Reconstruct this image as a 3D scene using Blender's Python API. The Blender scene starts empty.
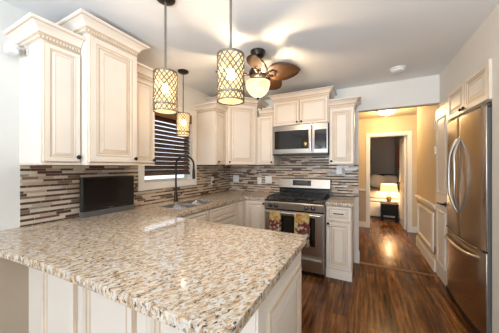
import bpy, bmesh, math, random
from mathutils import Vector, Matrix, Euler
random.seed(7)
S = bpy.context.scene
COL = S.collection
R = math.radians

# ------------------------------------------------------------------ camera, world, daylight, exposure
cd = bpy.data.cameras.new('camera')
cam = bpy.data.objects.new('camera', cd); COL.objects.link(cam)
cd.sensor_width = 36; cd.lens = 222 / 499 * 36; cd.clip_start = 0.02
cam.location = (0, 0, 1.34); cam.rotation_euler = (R(90), 0, R(27.1))
S.camera = cam
w = bpy.data.worlds.new('daylight'); S.world = w; w.use_nodes = True
bg = w.node_tree.nodes['Background']; bg.inputs[0].default_value = (0.80, 0.90, 1.0, 1); bg.inputs[1].default_value = 1.3

def area(name, loc, rot, sx, sy, power, col):
    l = bpy.data.lights.new(name, 'AREA'); l.shape = 'RECTANGLE'; l.size = sx; l.size_y = sy
    l.energy = power; l.color = col
    o = bpy.data.objects.new(name, l); o.location = loc; o.rotation_euler = rot; COL.objects.link(o); return o
# daylight coming in through the big rear window of the room (behind the camera)
area('rear_window_daylight', (-0.65, -6.3, 1.40), (R(94), 0, 0), 2.6, 2.0, 160, (0.86, 0.93, 1.0))
# added fill light behind the camera, thrown up at the ceiling
area('bounce_fill', (-0.20, -1.5, 1.00), (R(150), 0, R(4)), 1.0, 1.0, 50, (0.80, 0.90, 1.0)).data.spread = R(115)
S.view_settings.view_transform = 'Standard'; S.view_settings.look = 'None'
S.view_settings.gamma = 1.0; S.view_settings.use_curve_mapping = False
S.view_settings.exposure = 0.46

# ------------------------------------------------------------------ materials
class NT:
    def __init__(s, name):
        s.m = bpy.data.materials.new(name); s.m.use_nodes = True
        s.t = s.m.node_tree; s.n = s.t.nodes; s.b = s.n['Principled BSDF']; s.out = s.n['Material Output']
    def node(s, typ, **kw):
        n = s.n.new(typ)
        for k, v in kw.items(): setattr(n, k, v)
        return n
    def link(s, a, b): s.t.links.new(a, b)
    def math(s, op, a, b=None, c=None):
        n = s.n.new('ShaderNodeMath'); n.operation = op
        for i, x in enumerate((a, b, c)):
            if x is None: continue
            if isinstance(x, (int, float)): n.inputs[i].default_value = x
            else: s.link(x, n.inputs[i])
        return n.outputs[0]
    def ramp(s, fac, stops, mode='LINEAR'):
        n = s.n.new('ShaderNodeValToRGB'); n.color_ramp.interpolation = mode
        e = n.color_ramp.elements
        while len(e) > 1: e.remove(e[0])
        e[0].position = stops[0][0]; e[0].color = (*stops[0][1], 1)
        for p, c in stops[1:]:
            x = e.new(p); x.color = (*c, 1)
        s.link(fac, n.inputs[0]); return n.outputs[0]
    def mix(s, fac, a, b, mode='MIX'):
        n = s.n.new('ShaderNodeMix'); n.data_type = 'RGBA'; n.blend_type = mode
        for sock, x in ((n.inputs[0], fac), (n.inputs[6], a), (n.inputs[7], b)):
            if isinstance(x, (int, float)): sock.default_value = x
            elif isinstance(x, tuple): sock.default_value = (*x, 1)
            else: s.link(x, sock)
        return n.outputs[2]
    def pos(s):
        g = s.n.new('ShaderNodeNewGeometry'); return g.outputs['Position']
    def xyz(s):
        x = s.n.new('ShaderNodeSeparateXYZ'); s.link(s.pos(), x.inputs[0]); return x.outputs
    def comb(s, x, y, z=0.0):
        n = s.n.new('ShaderNodeCombineXYZ')
        for i, v in enumerate((x, y, z)):
            if isinstance(v, (int, float)): n.inputs[i].default_value = v
            else: s.link(v, n.inputs[i])
        return n.outputs[0]
    def noise(s, vec, scale, detail=3, rough=0.5):
        n = s.n.new('ShaderNodeTexNoise'); n.inputs['Scale'].default_value = scale
        n.inputs['Detail'].default_value = detail; n.inputs['Roughness'].default_value = rough
        if vec is not None: s.link(vec, n.inputs['Vector'])
        return n.outputs['Fac']
    def white(s, vec):
        n = s.n.new('ShaderNodeTexWhiteNoise'); n.noise_dimensions = '3D'; s.link(vec, n.inputs['Vector']); return n.outputs['Value']
    def base(s, c):
        if isinstance(c, tuple): s.b.inputs['Base Color'].default_value = (*c, 1)
        else: s.link(c, s.b.inputs['Base Color'])
    def set(s, **k):
        for a, v in k.items(): s.b.inputs[a.replace('_', ' ')].default_value = v
    def bump(s, h, strength=0.2, dist=0.002):
        n = s.n.new('ShaderNodeBump'); n.inputs['Strength'].default_value = strength; n.inputs['Distance'].default_value = dist
        s.link(h, n.inputs['Height']); s.link(n.outputs[0], s.b.inputs['Normal'])

def simple(name, col, rough=0.5, metal=0.0, var=0.06, scale=8.0, spec=0.5):
    t = NT(name)
    n = t.noise(t.pos(), scale, 3)
    c = t.ramp(n, [(0.3, tuple(max(0, x * (1 - var)) for x in col)), (0.7, tuple(min(1, x * (1 + var)) for x in col))])
    t.base(c); t.set(Roughness=rough, Metallic=metal); t.b.inputs['Specular IOR Level'].default_value = spec
    return t.m

def paint(name, col):
    t = NT(name); n = t.noise(t.pos(), 1.2, 2)
    t.base(t.ramp(n, [(0.3, tuple(x * 0.98 for x in col)), (0.7, tuple(min(1, x * 1.02) for x in col))]))
    t.set(Roughness=0.7); t.bump(t.noise(t.pos(), 180, 2), 0.08, 0.001)
    return t.m

def steel(name, col=(0.46, 0.435, 0.41), rough=0.30, vertical=True):
    t = NT(name); x = t.xyz()
    if vertical: v = t.comb(t.math('MULTIPLY', x[0], 60.0), t.math('MULTIPLY', x[1], 60.0), t.math('MULTIPLY', x[2], 1.0))
    else: v = t.comb(t.math('MULTIPLY', x[0], 2.0), t.math('MULTIPLY', x[1], 2.0), t.math('MULTIPLY', x[2], 160.0))
    n = t.noise(v, 3.0, 3)
    t.base(t.ramp(n, [(0.3, tuple(c * 0.9 for c in col)), (0.7, tuple(min(1, c * 1.08) for c in col))]))
    t.set(Metallic=1.0, Roughness=rough); t.bump(n, 0.05, 0.0005)
    return t.m

def emis(name, col, strength):
    t = NT(name); t.base(col); t.b.inputs['Emission Color'].default_value = (*col, 1); t.b.inputs['Emission Strength'].default_value = strength
    t.set(Roughness=0.4); return t.m

def mosaic():
    t = NT('linear_mosaic_tile'); x = t.xyz()
    u = t.math('ADD', x[0], x[1]); z = t.math('MULTIPLY', t.math('SUBTRACT', x[2], 0.004), 1 / 0.040)
    f = t.math('FLOOR', z); fr = t.math('SUBTRACT', z, f); s = t.math('GREATER_THAN', fr, 0.56)
    row = t.math('ADD', t.math('MULTIPLY', f, 2.0), s)
    rr = t.white(t.comb(row, 3.3, 1.7))
    L = t.math('ADD', 6.5, t.math('MULTIPLY', rr, 5.0))
    uu = t.math('ADD', t.math('MULTIPLY', u, L), t.math('MULTIPLY', rr, 17.0))
    c = t.math('FLOOR', uu); cf = t.math('SUBTRACT', uu, c)
    val = t.white(t.comb(row, c, 0.5))
    cream, tan, mid, grey, dark, choc = (0.60, 0.50, 0.40), (0.46, 0.34, 0.24), (0.22, 0.145, 0.10), (0.29, 0.265, 0.24), (0.055, 0.028, 0.018), (0.11, 0.055, 0.033)
    thick = t.ramp(val, [(0, cream), (0.40, tan), (0.58, (0.66, 0.56, 0.45)), (0.80, mid), (0.90, choc), (0.97, grey)], 'CONSTANT')
    thin = t.ramp(val, [(0, dark), (0.50, choc), (0.66, mid), (0.72, cream), (0.85, grey), (0.92, tan)], 'CONSTANT')
    colr = t.mix(s, thick, thin)
    mott = t.noise(t.comb(t.math('MULTIPLY', u, 25.0), t.math('MULTIPLY', x[2], 60.0)), 1.0, 4)
    colr = t.mix(0.35, colr, t.ramp(mott, [(0.3, (0.55, 0.5, 0.45)), (0.7, (1, 1, 1))]), 'MULTIPLY')
    g1 = t.math('LESS_THAN', fr, 0.035); g2 = t.math('LESS_THAN', t.math('ABSOLUTE', t.math('SUBTRACT', fr, 0.572)), 0.02)
    g3 = t.math('LESS_THAN', cf, 0.014)
    g = t.math('MAXIMUM', t.math('MAXIMUM', g1, g2), g3)
    t.base(t.mix(g, colr, (0.46, 0.40, 0.33)))
    t.link(t.math('ADD', 0.24, t.math('MULTIPLY', t.math('MAXIMUM', g, t.math('GREATER_THAN', 0.55, val)), 0.4)), t.b.inputs['Roughness'])
    t.bump(t.math('SUBTRACT', 1.0, g), 0.35, 0.002)
    return t.m

def granite():
    t = NT('speckled_granite'); x = t.xyz()
    a = R(66); ca, sa = math.cos(a), math.sin(a)
    p = t.math('ADD', t.math('MULTIPLY', x[0], ca), t.math('MULTIPLY', x[1], sa))
    q = t.math('SUBTRACT', t.math('MULTIPLY', x[1], ca), t.math('MULTIPLY', x[0], sa))
    v = t.comb(t.math('MULTIPLY', p, 1.0), t.math('MULTIPLY', q, 2.7), x[2])
    n1 = t.noise(v, 24, 6, 0.7)
    c = t.ramp(n1, [(0.34, (0.27, 0.16, 0.08)), (0.44, (0.48, 0.33, 0.19)), (0.52, (0.62, 0.51, 0.38)), (0.64, (0.73, 0.68, 0.60))])
    n2 = t.noise(v, 34, 5, 0.7)
    c = t.mix(t.ramp(n2, [(0.53, (0, 0, 0)), (0.60, (0.9, 0.9, 0.9))]), c, (0.33, 0.27, 0.21))
    n3 = t.noise(t.comb(t.math('ADD', p, 9.1), t.math('MULTIPLY', q, 2.0), x[2]), 48, 5, 0.7)
    c = t.mix(t.ramp(n3, [(0.56, (0, 0, 0)), (0.60, (1, 1, 1))]), c, (0.045, 0.036, 0.032))
    n4 = t.noise(t.comb(p, t.math('ADD', q, 4.0), x[2]), 50, 3, 0.6)
    c = t.mix(t.ramp(n4, [(0.55, (0, 0, 0)), (0.62, (0.9, 0.9, 0.9))]), c, (0.60, 0.60, 0.59))
    t.base(c); t.set(Roughness=0.055); t.b.inputs['Specular IOR Level'].default_value = 0.5
    return t.m

def planks(name, dark=1.0):
    t = NT(name); x = t.xyz()
    cx = t.math('MULTIPLY', x[0], 1 / 0.125); ci = t.math('FLOOR', cx); cf = t.math('SUBTRACT', cx, ci)
    r = t.white(t.comb(ci, 0.4, 7.7))
    yy = t.math('ADD', t.math('MULTIPLY', x[1], 0.95), t.math('MULTIPLY', r, 9.0)); yi = t.math('FLOOR', yy); yf = t.math('SUBTRACT', yy, yi)
    val = t.white(t.comb(ci, yi, 2.2))
    grain = t.noise(t.comb(t.math('MULTIPLY', x[0], 34.0), t.math('MULTIPLY', x[1], 2.2), val), 1.0, 6, 0.65)
    blot = t.noise(t.comb(t.math('MULTIPLY', x[0], 5.0), t.math('MULTIPLY', x[1], 2.5), t.math('MULTIPLY', val, 5.0)), 1.0, 4, 0.6)
    k = lambda c: tuple(v * dark for v in c)
    c = t.ramp(grain, [(0.30, k((0.018, 0.005, 0.0016))), (0.48, k((0.150, 0.060, 0.018))), (0.68, k((0.33, 0.15, 0.048)))])
    c = t.mix(0.75, c, t.ramp(val, [(0, (0.45, 0.42, 0.42)), (1, (1.2, 1.15, 1.0))]), 'MULTIPLY')
    c = t.mix(0.6, c, t.ramp(blot, [(0.3, (0.45, 0.42, 0.40)), (0.65, (1.25, 1.2, 1.15))]), 'MULTIPLY')
    g = t.math('MAXIMUM', t.math('LESS_THAN', cf, 0.025), t.math('LESS_THAN', yf, 0.004))
    t.base(t.mix(g, c, (0.02, 0.008, 0.004)))
    t.link(t.math('ADD', 0.15, t.math('MULTIPLY', grain, 0.15)), t.b.inputs['Roughness'])
    t.b.inputs['Specular IOR Level'].default_value = 0.22
    t.bump(t.math('SUBTRACT', grain, g), 0.15, 0.002)
    return t.m

def wood(name, c0, c1, rough=0.4):
    t = NT(name); x = t.xyz()
    n = t.noise(t.comb(t.math('MULTIPLY', x[0], 3.0), t.math('MULTIPLY', x[1], 3.0), t.math('MULTIPLY', x[2], 60.0)), 1.5, 4)
    t.base(t.ramp(n, [(0.3, c0), (0.7, c1)])); t.set(Roughness=rough); return t.m

def weave(name, c0, c1):
    t = NT(name)
    g = t.node('ShaderNodeTexCoord')
    wv = t.node('ShaderNodeTexWave'); wv.inputs['Scale'].default_value = 22; wv.inputs['Distortion'].default_value = 3; wv.inputs['Detail'].default_value = 3
    t.link(g.outputs['Object'], wv.inputs['Vector'])
    t.base(t.ramp(wv.outputs['Fac'], [(0.2, c0), (0.8, c1)])); t.set(Roughness=0.5); return t.m

def towel_mat():
    t = NT('printed_towel_cloth'); x = t.xyz()
    vo = t.node('ShaderNodeTexVoronoi'); vo.inputs['Scale'].default_value = 38; t.link(t.pos(), vo.inputs['Vector'])
    sp = t.node('ShaderNodeSeparateColor'); t.link(vo.outputs['Color'], sp.inputs[0])
    up = t.ramp(sp.outputs[0], [(0, (0.52, 0.34, 0.10)), (0.45, (0.58, 0.45, 0.22)), (0.68, (0.42, 0.22, 0.06)), (0.84, (0.30, 0.32, 0.08)), (0.95, (0.45, 0.14, 0.05))], 'CONSTANT')
    lo = t.ramp(sp.outputs[0], [(0, (0.13, 0.03, 0.03)), (0.35, (0.55, 0.47, 0.36)), (0.58, (0.22, 0.06, 0.05)), (0.8, (0.10, 0.09, 0.11)), (0.9, (0.55, 0.38, 0.12))], 'CONSTANT')
    f = t.math('LESS_THAN', t.math('ADD', x[2], t.math('MULTIPLY', t.noise(t.pos(), 30, 2), 0.08)), 0.705)
    t.base(t.mix(f, up, lo)); t.set(Roughness=0.9); return t.m

M = {}
M['wall'] = paint('kitchen_wall_paint', (0.77, 0.76, 0.72))
M['ceil'] = paint('ceiling_paint', (0.82, 0.83, 0.84))
M['hall'] = paint('hall_wall_paint', (0.66, 0.54, 0.36))
M['tan'] = paint('lower_wall_tan', (0.50, 0.41, 0.31))
M['gray'] = paint('bedroom_wall_gray_paint', (0.42, 0.38, 0.35))
M['trim'] = simple('white_trim_paint', (0.80, 0.79, 0.76), 0.4, var=0.02)
M['cab'] = simple('antique_white_cabinet_paint', (0.80, 0.735, 0.655), 0.38, var=0.03, scale=3)
M['glaze'] = simple('brown_glaze_lines', (0.57, 0.43, 0.29), 0.45, var=0.1)
M['glaze2'] = simple('soft_glaze_paint', (0.73, 0.645, 0.535), 0.42, var=0.06)
M['bronze'] = simple('oil_rubbed_bronze', (0.022, 0.016, 0.013), 0.35, 0.5)
M['black'] = simple('black_enamel', (0.012, 0.012, 0.013), 0.22)
M['blackplastic'] = simple('black_plastic', (0.010, 0.010, 0.010), 0.4)
M['screen'] = simple('dark_screen_glass', (0.010, 0.009, 0.009), 0.12)
M['darkglass'] = simple('dark_oven_glass', (0.012, 0.011, 0.010), 0.06)
M['iron'] = simple('cast_iron', (0.02, 0.02, 0.02), 0.55)
M['steel'] = steel('brushed_stainless')
M['steelh'] = steel('brushed_stainless_horizontal', (0.30, 0.285, 0.27), vertical=False)
M['rangesteel'] = steel('range_stainless', (0.45, 0.425, 0.40), vertical=False)
M['handlesteel'] = simple('satin_handle_steel', (0.50, 0.49, 0.48), 0.32, 1.0, 0.04)
M['sinksteel'] = simple('satin_sink_steel', (0.55, 0.56, 0.57), 0.22, 1.0, 0.05)
M['fridge'] = steel('fridge_stainless', (0.56, 0.50, 0.44), 0.25)
M['chrome'] = simple('polished_steel', (0.72, 0.71, 0.69), 0.15, 1.0, 0.03)
M['sidegrey'] = simple('fridge_side_grey', (0.12, 0.12, 0.125), 0.5)
M['plastic'] = simple('white_plastic', (0.80, 0.80, 0.79), 0.35, var=0.02)
M['mosaic'] = mosaic(); M['granite'] = granite(); M['floor'] = planks('dark_hardwood_planks')
M['blind'] = wood('dark_wood_blind', (0.045, 0.025, 0.016), (0.09, 0.050, 0.030))
M['blindtop'] = wood('walnut_valance', (0.10, 0.045, 0.018), (0.17, 0.08, 0.032))
M['blade'] = weave('woven_leaf_blade', (0.036, 0.016, 0.006), (0.085, 0.037, 0.013))
M['pewter'] = simple('aged_bronze_metal', (0.22, 0.195, 0.165), 0.4, 0.8)
M['towel'] = towel_mat()
M['bed'] = simple('white_bed_linen', (0.78, 0.72, 0.64), 0.9)
M['sage'] = simple('sage_pillow_cloth', (0.30, 0.28, 0.18), 0.9)
M['blackwood'] = simple('black_wood', (0.010, 0.010, 0.010), 0.6, spec=0.2)
M['art'] = simple('red_and_cream_print', (0.55, 0.10, 0.07), 0.6, var=0.5, scale=14)
M['artframe'] = simple('dark_picture_frame', (0.05, 0.04, 0.035), 0.4)
M['display'] = simple('grey_green_display', (0.05, 0.06, 0.055), 0.15)
def clear_glass():
    t = NT('window_glass'); t.base((1, 1, 1)); t.set(Roughness=0.0, IOR=1.45); t.b.inputs['Transmission Weight'].default_value = 1.0
    return t.m
M['glass'] = clear_glass()
def liner():
    t = NT('glowing_pendant_liner')
    e = t.node('ShaderNodeEmission'); e.inputs[0].default_value = (1.0, 0.66, 0.30, 1); e.inputs[1].default_value = 1.7
    tr = t.node('ShaderNodeBsdfTransparent'); tr.inputs[0].default_value = (1, 0.93, 0.82, 1)
    mx = t.node('ShaderNodeMixShader'); mx.inputs[0].default_value = 0.7
    t.link(tr.outputs[0], mx.inputs[1]); t.link(e.outputs[0], mx.inputs[2]); t.link(mx.outputs[0], t.out.inputs[0]); return t.m
def bowl_glass():
    t = NT('lit_alabaster_bowl')
    e = t.node('ShaderNodeEmission'); e.inputs[1].default_value = 3.2
    t.link(t.ramp(t.noise(t.pos(), 22, 3), [(0.35, (1.0, 0.60, 0.27)), (0.65, (1.0, 0.74, 0.44))]), e.inputs[0])
    tr = t.node('ShaderNodeBsdfTransparent'); tr.inputs[0].default_value = (1, 0.9, 0.75, 1)
    gl = t.node('ShaderNodeBsdfGlossy'); gl.inputs['Roughness'].default_value = .1
    mx = t.node('ShaderNodeMixShader'); mx.inputs[0].default_value = 0.34
    t.link(tr.outputs[0], mx.inputs[1]); t.link(e.outputs[0], mx.inputs[2])
    m2 = t.node('ShaderNodeMixShader'); m2.inputs[0].default_value = 0.04
    t.link(mx.outputs[0], m2.inputs[1]); t.link(gl.outputs[0], m2.inputs[2]); t.link(m2.outputs[0], t.out.inputs[0]); return t.m
M['liner'] = liner()
M['bulb'] = emis('lit_bulb', (1.0, 0.72, 0.42), 180)
M['bowl'] = bowl_glass()
M['dome'] = emis('lit_hall_dome', (1.0, 0.80, 0.48), 5)
M['shade'] = emis('lit_lamp_shade', (1.0, 0.62, 0.24), 1.05)

# ------------------------------------------------------------------ mesh helpers
ORG = {}
WF = lambda u, v, z: Vector((u, v, z))
def frame(ox, oy, ang):            # u to the viewer's right along the face, v out of the face
    c, s = math.cos(ang), math.sin(ang)
    return lambda u, v, z: Vector((ox + u * c + v * s, oy + u * s - v * c, z))
FL = lambda x: frame(x, 0, R(90))          # faces +x, u = +y
FB = lambda y: frame(0, y, 0)              # faces -y, u = +x
FR = lambda x: frame(x, 0, R(-90))         # faces -x, u = -y

class MB:
    def __init__(s): s.v = []; s.f = []
    def add(s, pts, faces, m=0):
        o = len(s.v); s.v += [Vector(p) for p in pts]
        s.f += [(tuple(i + o for i in f), m) for f in faces]; return s
    def box(s, a, b, m=0, F=WF):
        (x0, y0, z0), (x1, y1, z1) = a, b
        P = [F(x, y, z) for x in (x0, x1) for y in (y0, y1) for z in (z0, z1)]
        return s.add(P, [(0, 1, 3, 2), (4, 6, 7, 5), (0, 4, 5, 1), (2, 3, 7, 6), (0, 2, 6, 4), (1, 5, 7, 3)], m)
    def prism(s, poly, z0, z1, m=0, F=WF):
        n = len(poly); P = [F(x, y, z0) for x, y in poly] + [F(x, y, z1) for x, y in poly]
        return s.add(P, [tuple(range(n))[::-1], tuple(range(n, 2 * n))] + [(i, (i + 1) % n, n + (i + 1) % n, n + i) for i in range(n)], m)
    def panel(s, u0, u1, z0, z1, v0, prof, F=WF):
        """rectangular ring loft: prof = [(inset, v, material of the band before it)]; closed front and back"""
        o = len(s.v)
        for (ins, v, m) in prof:
            iu = min(ins, (u1 - u0) / 2 - 0.002); iz = min(ins, (z1 - z0) / 2 - 0.002)
            for (u, z) in ((u0 + iu, z0 + iz), (u1 - iu, z0 + iz), (u1 - iu, z1 - iz), (u0 + iu, z1 - iz)):
                s.v.append(F(u, v0 + v, z))
        for k in range(1, len(prof)):
            for i in range(4):
                j = (i + 1) % 4
                s.f.append(((o + (k - 1) * 4 + i, o + (k - 1) * 4 + j, o + k * 4 + j, o + k * 4 + i), prof[k][2]))
        s.f.append(((o, o + 1, o + 2, o + 3), 0)); e = o + 4 * (len(prof) - 1)
        s.f.append(((e, e + 1, e + 2, e + 3), 0)); return s
    def tube(s, pts, r, n=8, m=0, caps=True):
        pts = [Vector(p) for p in pts]; o = len(s.v); k = len(pts)
        rs = r if isinstance(r, (list, tuple)) else [r] * k
        t = (pts[1] - pts[0]).normalized(); up = Vector((0, 0, 1)) if abs(t.z) < 0.9 else Vector((1, 0, 0))
        a = t.cross(up).normalized()
        for i, p in enumerate(pts):
            t = (pts[min(i + 1, k - 1)] - pts[max(i - 1, 0)]).normalized()
            a = (a - t * a.dot(t)).normalized(); b = t.cross(a)
            for j in range(n):
                th = 2 * math.pi * j / n; s.v.append(p + (a * math.cos(th) + b * math.sin(th)) * rs[i])
        for i in range(k - 1):
            for j in range(n):
                s.f.append(((o + i * n + j, o + i * n + (j + 1) % n, o + (i + 1) * n + (j + 1) % n, o + (i + 1) * n + j), m))
        if caps:
            s.f.append((tuple(o + j for j in range(n)), m)); s.f.append((tuple(o + (k - 1) * n + j for j in range(n)), m))
        return s
    def lathe(s, prof, c, axis=(0, 0, 1), n=20, m=0):
        ax = Vector(axis).normalized(); a = ax.orthogonal().normalized(); b = ax.cross(a); c = Vector(c); o = len(s.v); k = len(prof)
        for (r, h) in prof:
            for j in range(n):
                th = 2 * math.pi * j / n; s.v.append(c + ax * h + (a * math.cos(th) + b * math.sin(th)) * max(r, 1e-4))
        for i in range(k - 1):
            for j in range(n):
                s.f.append(((o + i * n + j, o + i * n + (j + 1) % n, o + (i + 1) * n + (j + 1) % n, o + (i + 1) * n + j), m))
        s.f.append((tuple(o + j for j in range(n)), m)); s.f.append((tuple(o + (k - 1) * n + j for j in range(n)), m))
        return s
    def sweep(s, path, prof, closed=False):
        """prof = [(out, z, mat)] swept along a 2-D path with mitred corners; out is to the right of the path direction"""
        P = [Vector(p) for p in path]; n = len(P); o = len(s.v); k = len(prof)
        def nrm(a, b):
            d = (b - a).normalized(); return Vector((d.y, -d.x))
        for i in range(n):
            ns = []
            if i > 0 or closed: ns.append(nrm(P[i - 1], P[i]))
            if i < n - 1 or closed: ns.append(nrm(P[i], P[(i + 1) % n]))
            if len(ns) == 2:
                mdir = (ns[0] + ns[1]); mdir = mdir / (1 + ns[0].dot(ns[1]))
            else: mdir = ns[0]
            for (q, z, m) in prof: s.v.append(Vector((P[i].x + mdir.x * q, P[i].y + mdir.y * q, z)))
        for i in range(n if closed else n - 1):
            a = o + i * k; b = o + ((i + 1) % n) * k
            for j in range(k):
                jj = (j + 1) % k
                s.f.append(((a + j, a + jj, b + jj, b + j), prof[jj][2]))
        if not closed:
            s.f.append((tuple(o + j for j in range(k)), 0)); s.f.append((tuple(o + (n - 1) * k + j for j in range(k)), 0))
        return s
    def build(s, name, mats, parent=None, smooth=30, bevel=0, seg=2, solid=0):
        me = bpy.data.meshes.new(name); org = ORG.get(parent, Vector((0, 0, 0))) if parent else Vector((0, 0, 0))
        bm = bmesh.new(); vs = [bm.verts.new(p - org) for p in s.v]
        for f, m in s.f:
            try:
                fc = bm.faces.new([vs[i] for i in f]); fc.material_index = m
            except ValueError: pass
        bmesh.ops.remove_doubles(bm, verts=bm.verts, dist=1e-6)
        bmesh.ops.recalc_face_normals(bm, faces=bm.faces)
        bm.to_mesh(me); bm.free()
        for mm in (mats if isinstance(mats, (list, tuple)) else [mats]): me.materials.append(M[mm] if isinstance(mm, str) else mm)
        if smooth:
            for p in me.polygons: p.use_smooth = True
            me.set_sharp_from_angle(angle=R(smooth))
        ob = bpy.data.objects.new(name, me); COL.objects.link(ob)
        if parent: ob.parent = parent; ORG[ob] = org
        if solid:
            md = ob.modifiers.new('thickness', 'SOLIDIFY'); md.thickness = solid; md.offset = 0
        if bevel:
            md = ob.modifiers.new('bevel', 'BEVEL'); md.width = bevel; md.segments = seg; md.limit_method = 'ANGLE'; md.angle_limit = R(40)
        return ob

def tag(o, label=None, cat=None, group=None, kind=None):
    if label: o['label'] = label
    if cat: o['category'] = cat
    if group: o['group'] = group
    if kind: o['kind'] = kind
    return o
def thing(name, loc, label, cat, group=None):
    o = bpy.data.objects.new(name, None); COL.objects.link(o); o.location = loc; o.empty_display_size = 0.1
    ORG[o] = Vector(loc); return tag(o, label, cat, group)
def struct(name, mb, mats, **k):
    o = mb.build(name, mats, **k); o['kind'] = 'structure'; return o
def dup(root, loc, label=None):
    r = root.copy(); COL.objects.link(r); r.location = loc
    if label: r['label'] = label
    for ch in list(root.children):
        c = ch.copy(); COL.objects.link(c); c.parent = r
        for g in ch.children:
            d = g.copy(); COL.objects.link(d); d.parent = c
    return r
def lamp(name, loc, power, col, radius, parent=None):
    l = bpy.data.lights.new(name, 'POINT'); l.energy = power; l.color = col; l.shadow_soft_size = radius
    o = bpy.data.objects.new(name, l); COL.objects.link(o)
    if parent: o.parent = parent; o.location = Vector(loc) - ORG[parent]
    else: o.location = loc
    return o

XL, YB, XR, H = -2.15, 3.43, 0.82, 2.45
# ------------------------------------------------------------------ the setting
struct('floor', MB().box((-2.4, -6.7, -0.1), (2.3, 9.1, 0)), 'floor')
struct('ceiling', MB().box((-2.3, -6.6, H), (1.7, YB + 0.12, H + 0.1)), 'ceil')
struct('ceiling_hall', MB().box((-1.3, YB + 0.12, 2.39), (2.3, 5.55, 2.5)), 'hall')
struct('ceiling_bedroom', MB().box((-2.4, 5.55, 2.41), (2.3, 9.1, 2.5)), 'ceil')
WY0, WY1, WZ0, WZ1 = 1.655, 2.415, 1.15, 2.06
m = MB()
m.box((XL - .15, -6.6, 0), (XL, WY0, H)).box((XL - .15, WY1, 0), (XL, YB + .12, H)).box((XL - .15, WY0, 0), (XL, WY1, WZ0)).box((XL - .15, WY0, WZ1), (XL, WY1, H))
struct('wall_left', m, 'wall')
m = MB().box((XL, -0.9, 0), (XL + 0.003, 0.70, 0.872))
struct('wall_left_lower', m, 'tan')  # thin tan sheet over the left wall below counter height
m = MB().box((XL - .15, YB, 0), (-0.055, YB + .12, H)).box((-0.055, YB, 2.11), (XR + .1, YB + .12, H))
struct('wall_back', m, 'wall')
m = MB().box((XR, -6.6, 0), (XR + .13, 2.2, H)).box((XR + .13, 2.1, 0), (1.6, 2.2, H)).box((XR, 2.2, 2.115), (XR + .13, 3.09, H)).box((XR, 3.09, 2.05), (XR + .13, YB, H))
m.box((1.6, 2.1, 0), (1.7, 3.2, H)).box((XR + .13, 3.09, 0), (1.6, 3.13, H)).box((XR + .13, 2.2, 2.115), (1.6, 3.09, 2.2))
struct('wall_right', m, 'wall')
m = MB().box((XR, YB, 2.05), (XR + .13, 3.565, H)).box((XR, 3.565, 0), (XR + .13, 4.67, H)).box((XR + .13, 4.55, 0), (2.3, 4.67, H)).box((XR + .09, 3.09, 0), (XR + .13, 3.565, 2.05))
struct('wall_hall_right', m, 'hall')
m = MB().box((-1.3, 5.53, 0), (0.12, 5.65, 2.45)).box((0.82, 5.53, 0), (2.3, 5.65, 2.45)).box((0.12, 5.53, 2.0), (0.82, 5.65, 2.45))
struct('wall_hall_end', m, 'hall')
struct('wall_hall_left', MB().box((-1.4, YB + .12, 0), (-1.3, 5.65, 2.45)), 'hall')
m = MB().box((-2.4, 8.9, 0), (2.3, 9.0, 2.45)).box((0.95, 5.65, 0), (1.05, 8.9, 2.45)).box((-2.4, 5.65, 0), (-2.3, 8.9, 2.45)).box((-2.3, 5.65, 0), (0.05, 5.66, 2.45))
struct('wall_bedroom', m, 'gray')
# rear wall with the big window opening
m = MB().box((XL - .15, -6.7, 0), (-2.0, -6.6, H)).box((0.7, -6.7, 0), (XR + .13, -6.6, H)).box((-2.0, -6.7, 2.35), (0.7, -6.6, H)).box((-2.0, -6.7, 0), (0.7, -6.6, 0.35))
struct('wall_rear', m, 'wall')
# hall trims
m = MB().box((XR - .018, 3.57, 0), (XR, 4.685, 0.135)).box((XR - .010, 3.57, 0.135), (XR, 4.685, 0.165))
struct('baseboard_hall_right', m, 'trim', bevel=.003)
m = MB().box((XR - .028, 3.57, 0.815), (XR, 4.69, 0.85)).box((XR - .016, 3.57, 0.79), (XR, 4.68, 0.815))
struct('trim_1', m, 'trim', bevel=.004)
m = MB()
for y0, y1 in ((3.66, 4.58),):
    m.panel(-y1, -y0, 0.23, 0.735, 0, [(0, 0, 0), (0, .015, 0), (.03, .022, 0), (.045, .010, 0), (.045, 0.001, 0)], FR(XR))
o = struct('trim_2', m, ['trim'])
o.data.polygons[len(o.data.polygons) - 1].material_index = 0
struct('baseboard_hall_end', MB().box((-1.3, 5.512, 0), (0.06, 5.53, 0.12)).box((0.885, 5.512, 0), (2.3, 5.53, 0.12)), 'trim', bevel=.003)
struct('trim_3', MB().box((-1.3, 5.505, 0.80), (0.045, 5.53, 0.845)), 'trim', bevel=.003)
struct('wall_hall_end_lower', MB().box((-1.3, 5.525, 0.12), (0.05, 5.5295, 0.80)), 'tan')
struct('baseboard_back', MB().box((-0.11, YB - .015, 0), (-0.055, YB, 0.13)).box((-0.06, YB - .015, 0), (-0.045, YB + .135, 0.13)), 'trim', bevel=.003)
struct('baseboard_bedroom', MB().box((-2.3, 8.88, 0), (0.95, 8.9, 0.12)), 'trim')
struct('trim_4', MB().box((-0.055, YB - 0.01, 0), (XR, YB + 0.05, 0.006)), wood('oak_threshold', (0.15, 0.06, 0.02), (0.26, 0.11, 0.04)))
# window 1 : casing + sash + pane
Fw = FL(XL)
m = MB()
m.panel(WY0 - .085, WY1 + .085, WZ0 - .075, WZ1 + .075, 0, [(0, 0, 0), (0, .018, 0), (.012, .024, 0), (.070, .016, 0), (.078, .010, 0), (.080, -.10, 0), (.11, -.10, 0), (.11, -.13, 0), (.10, -.14, 0), (.0, -.14, 0)], Fw)
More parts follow.
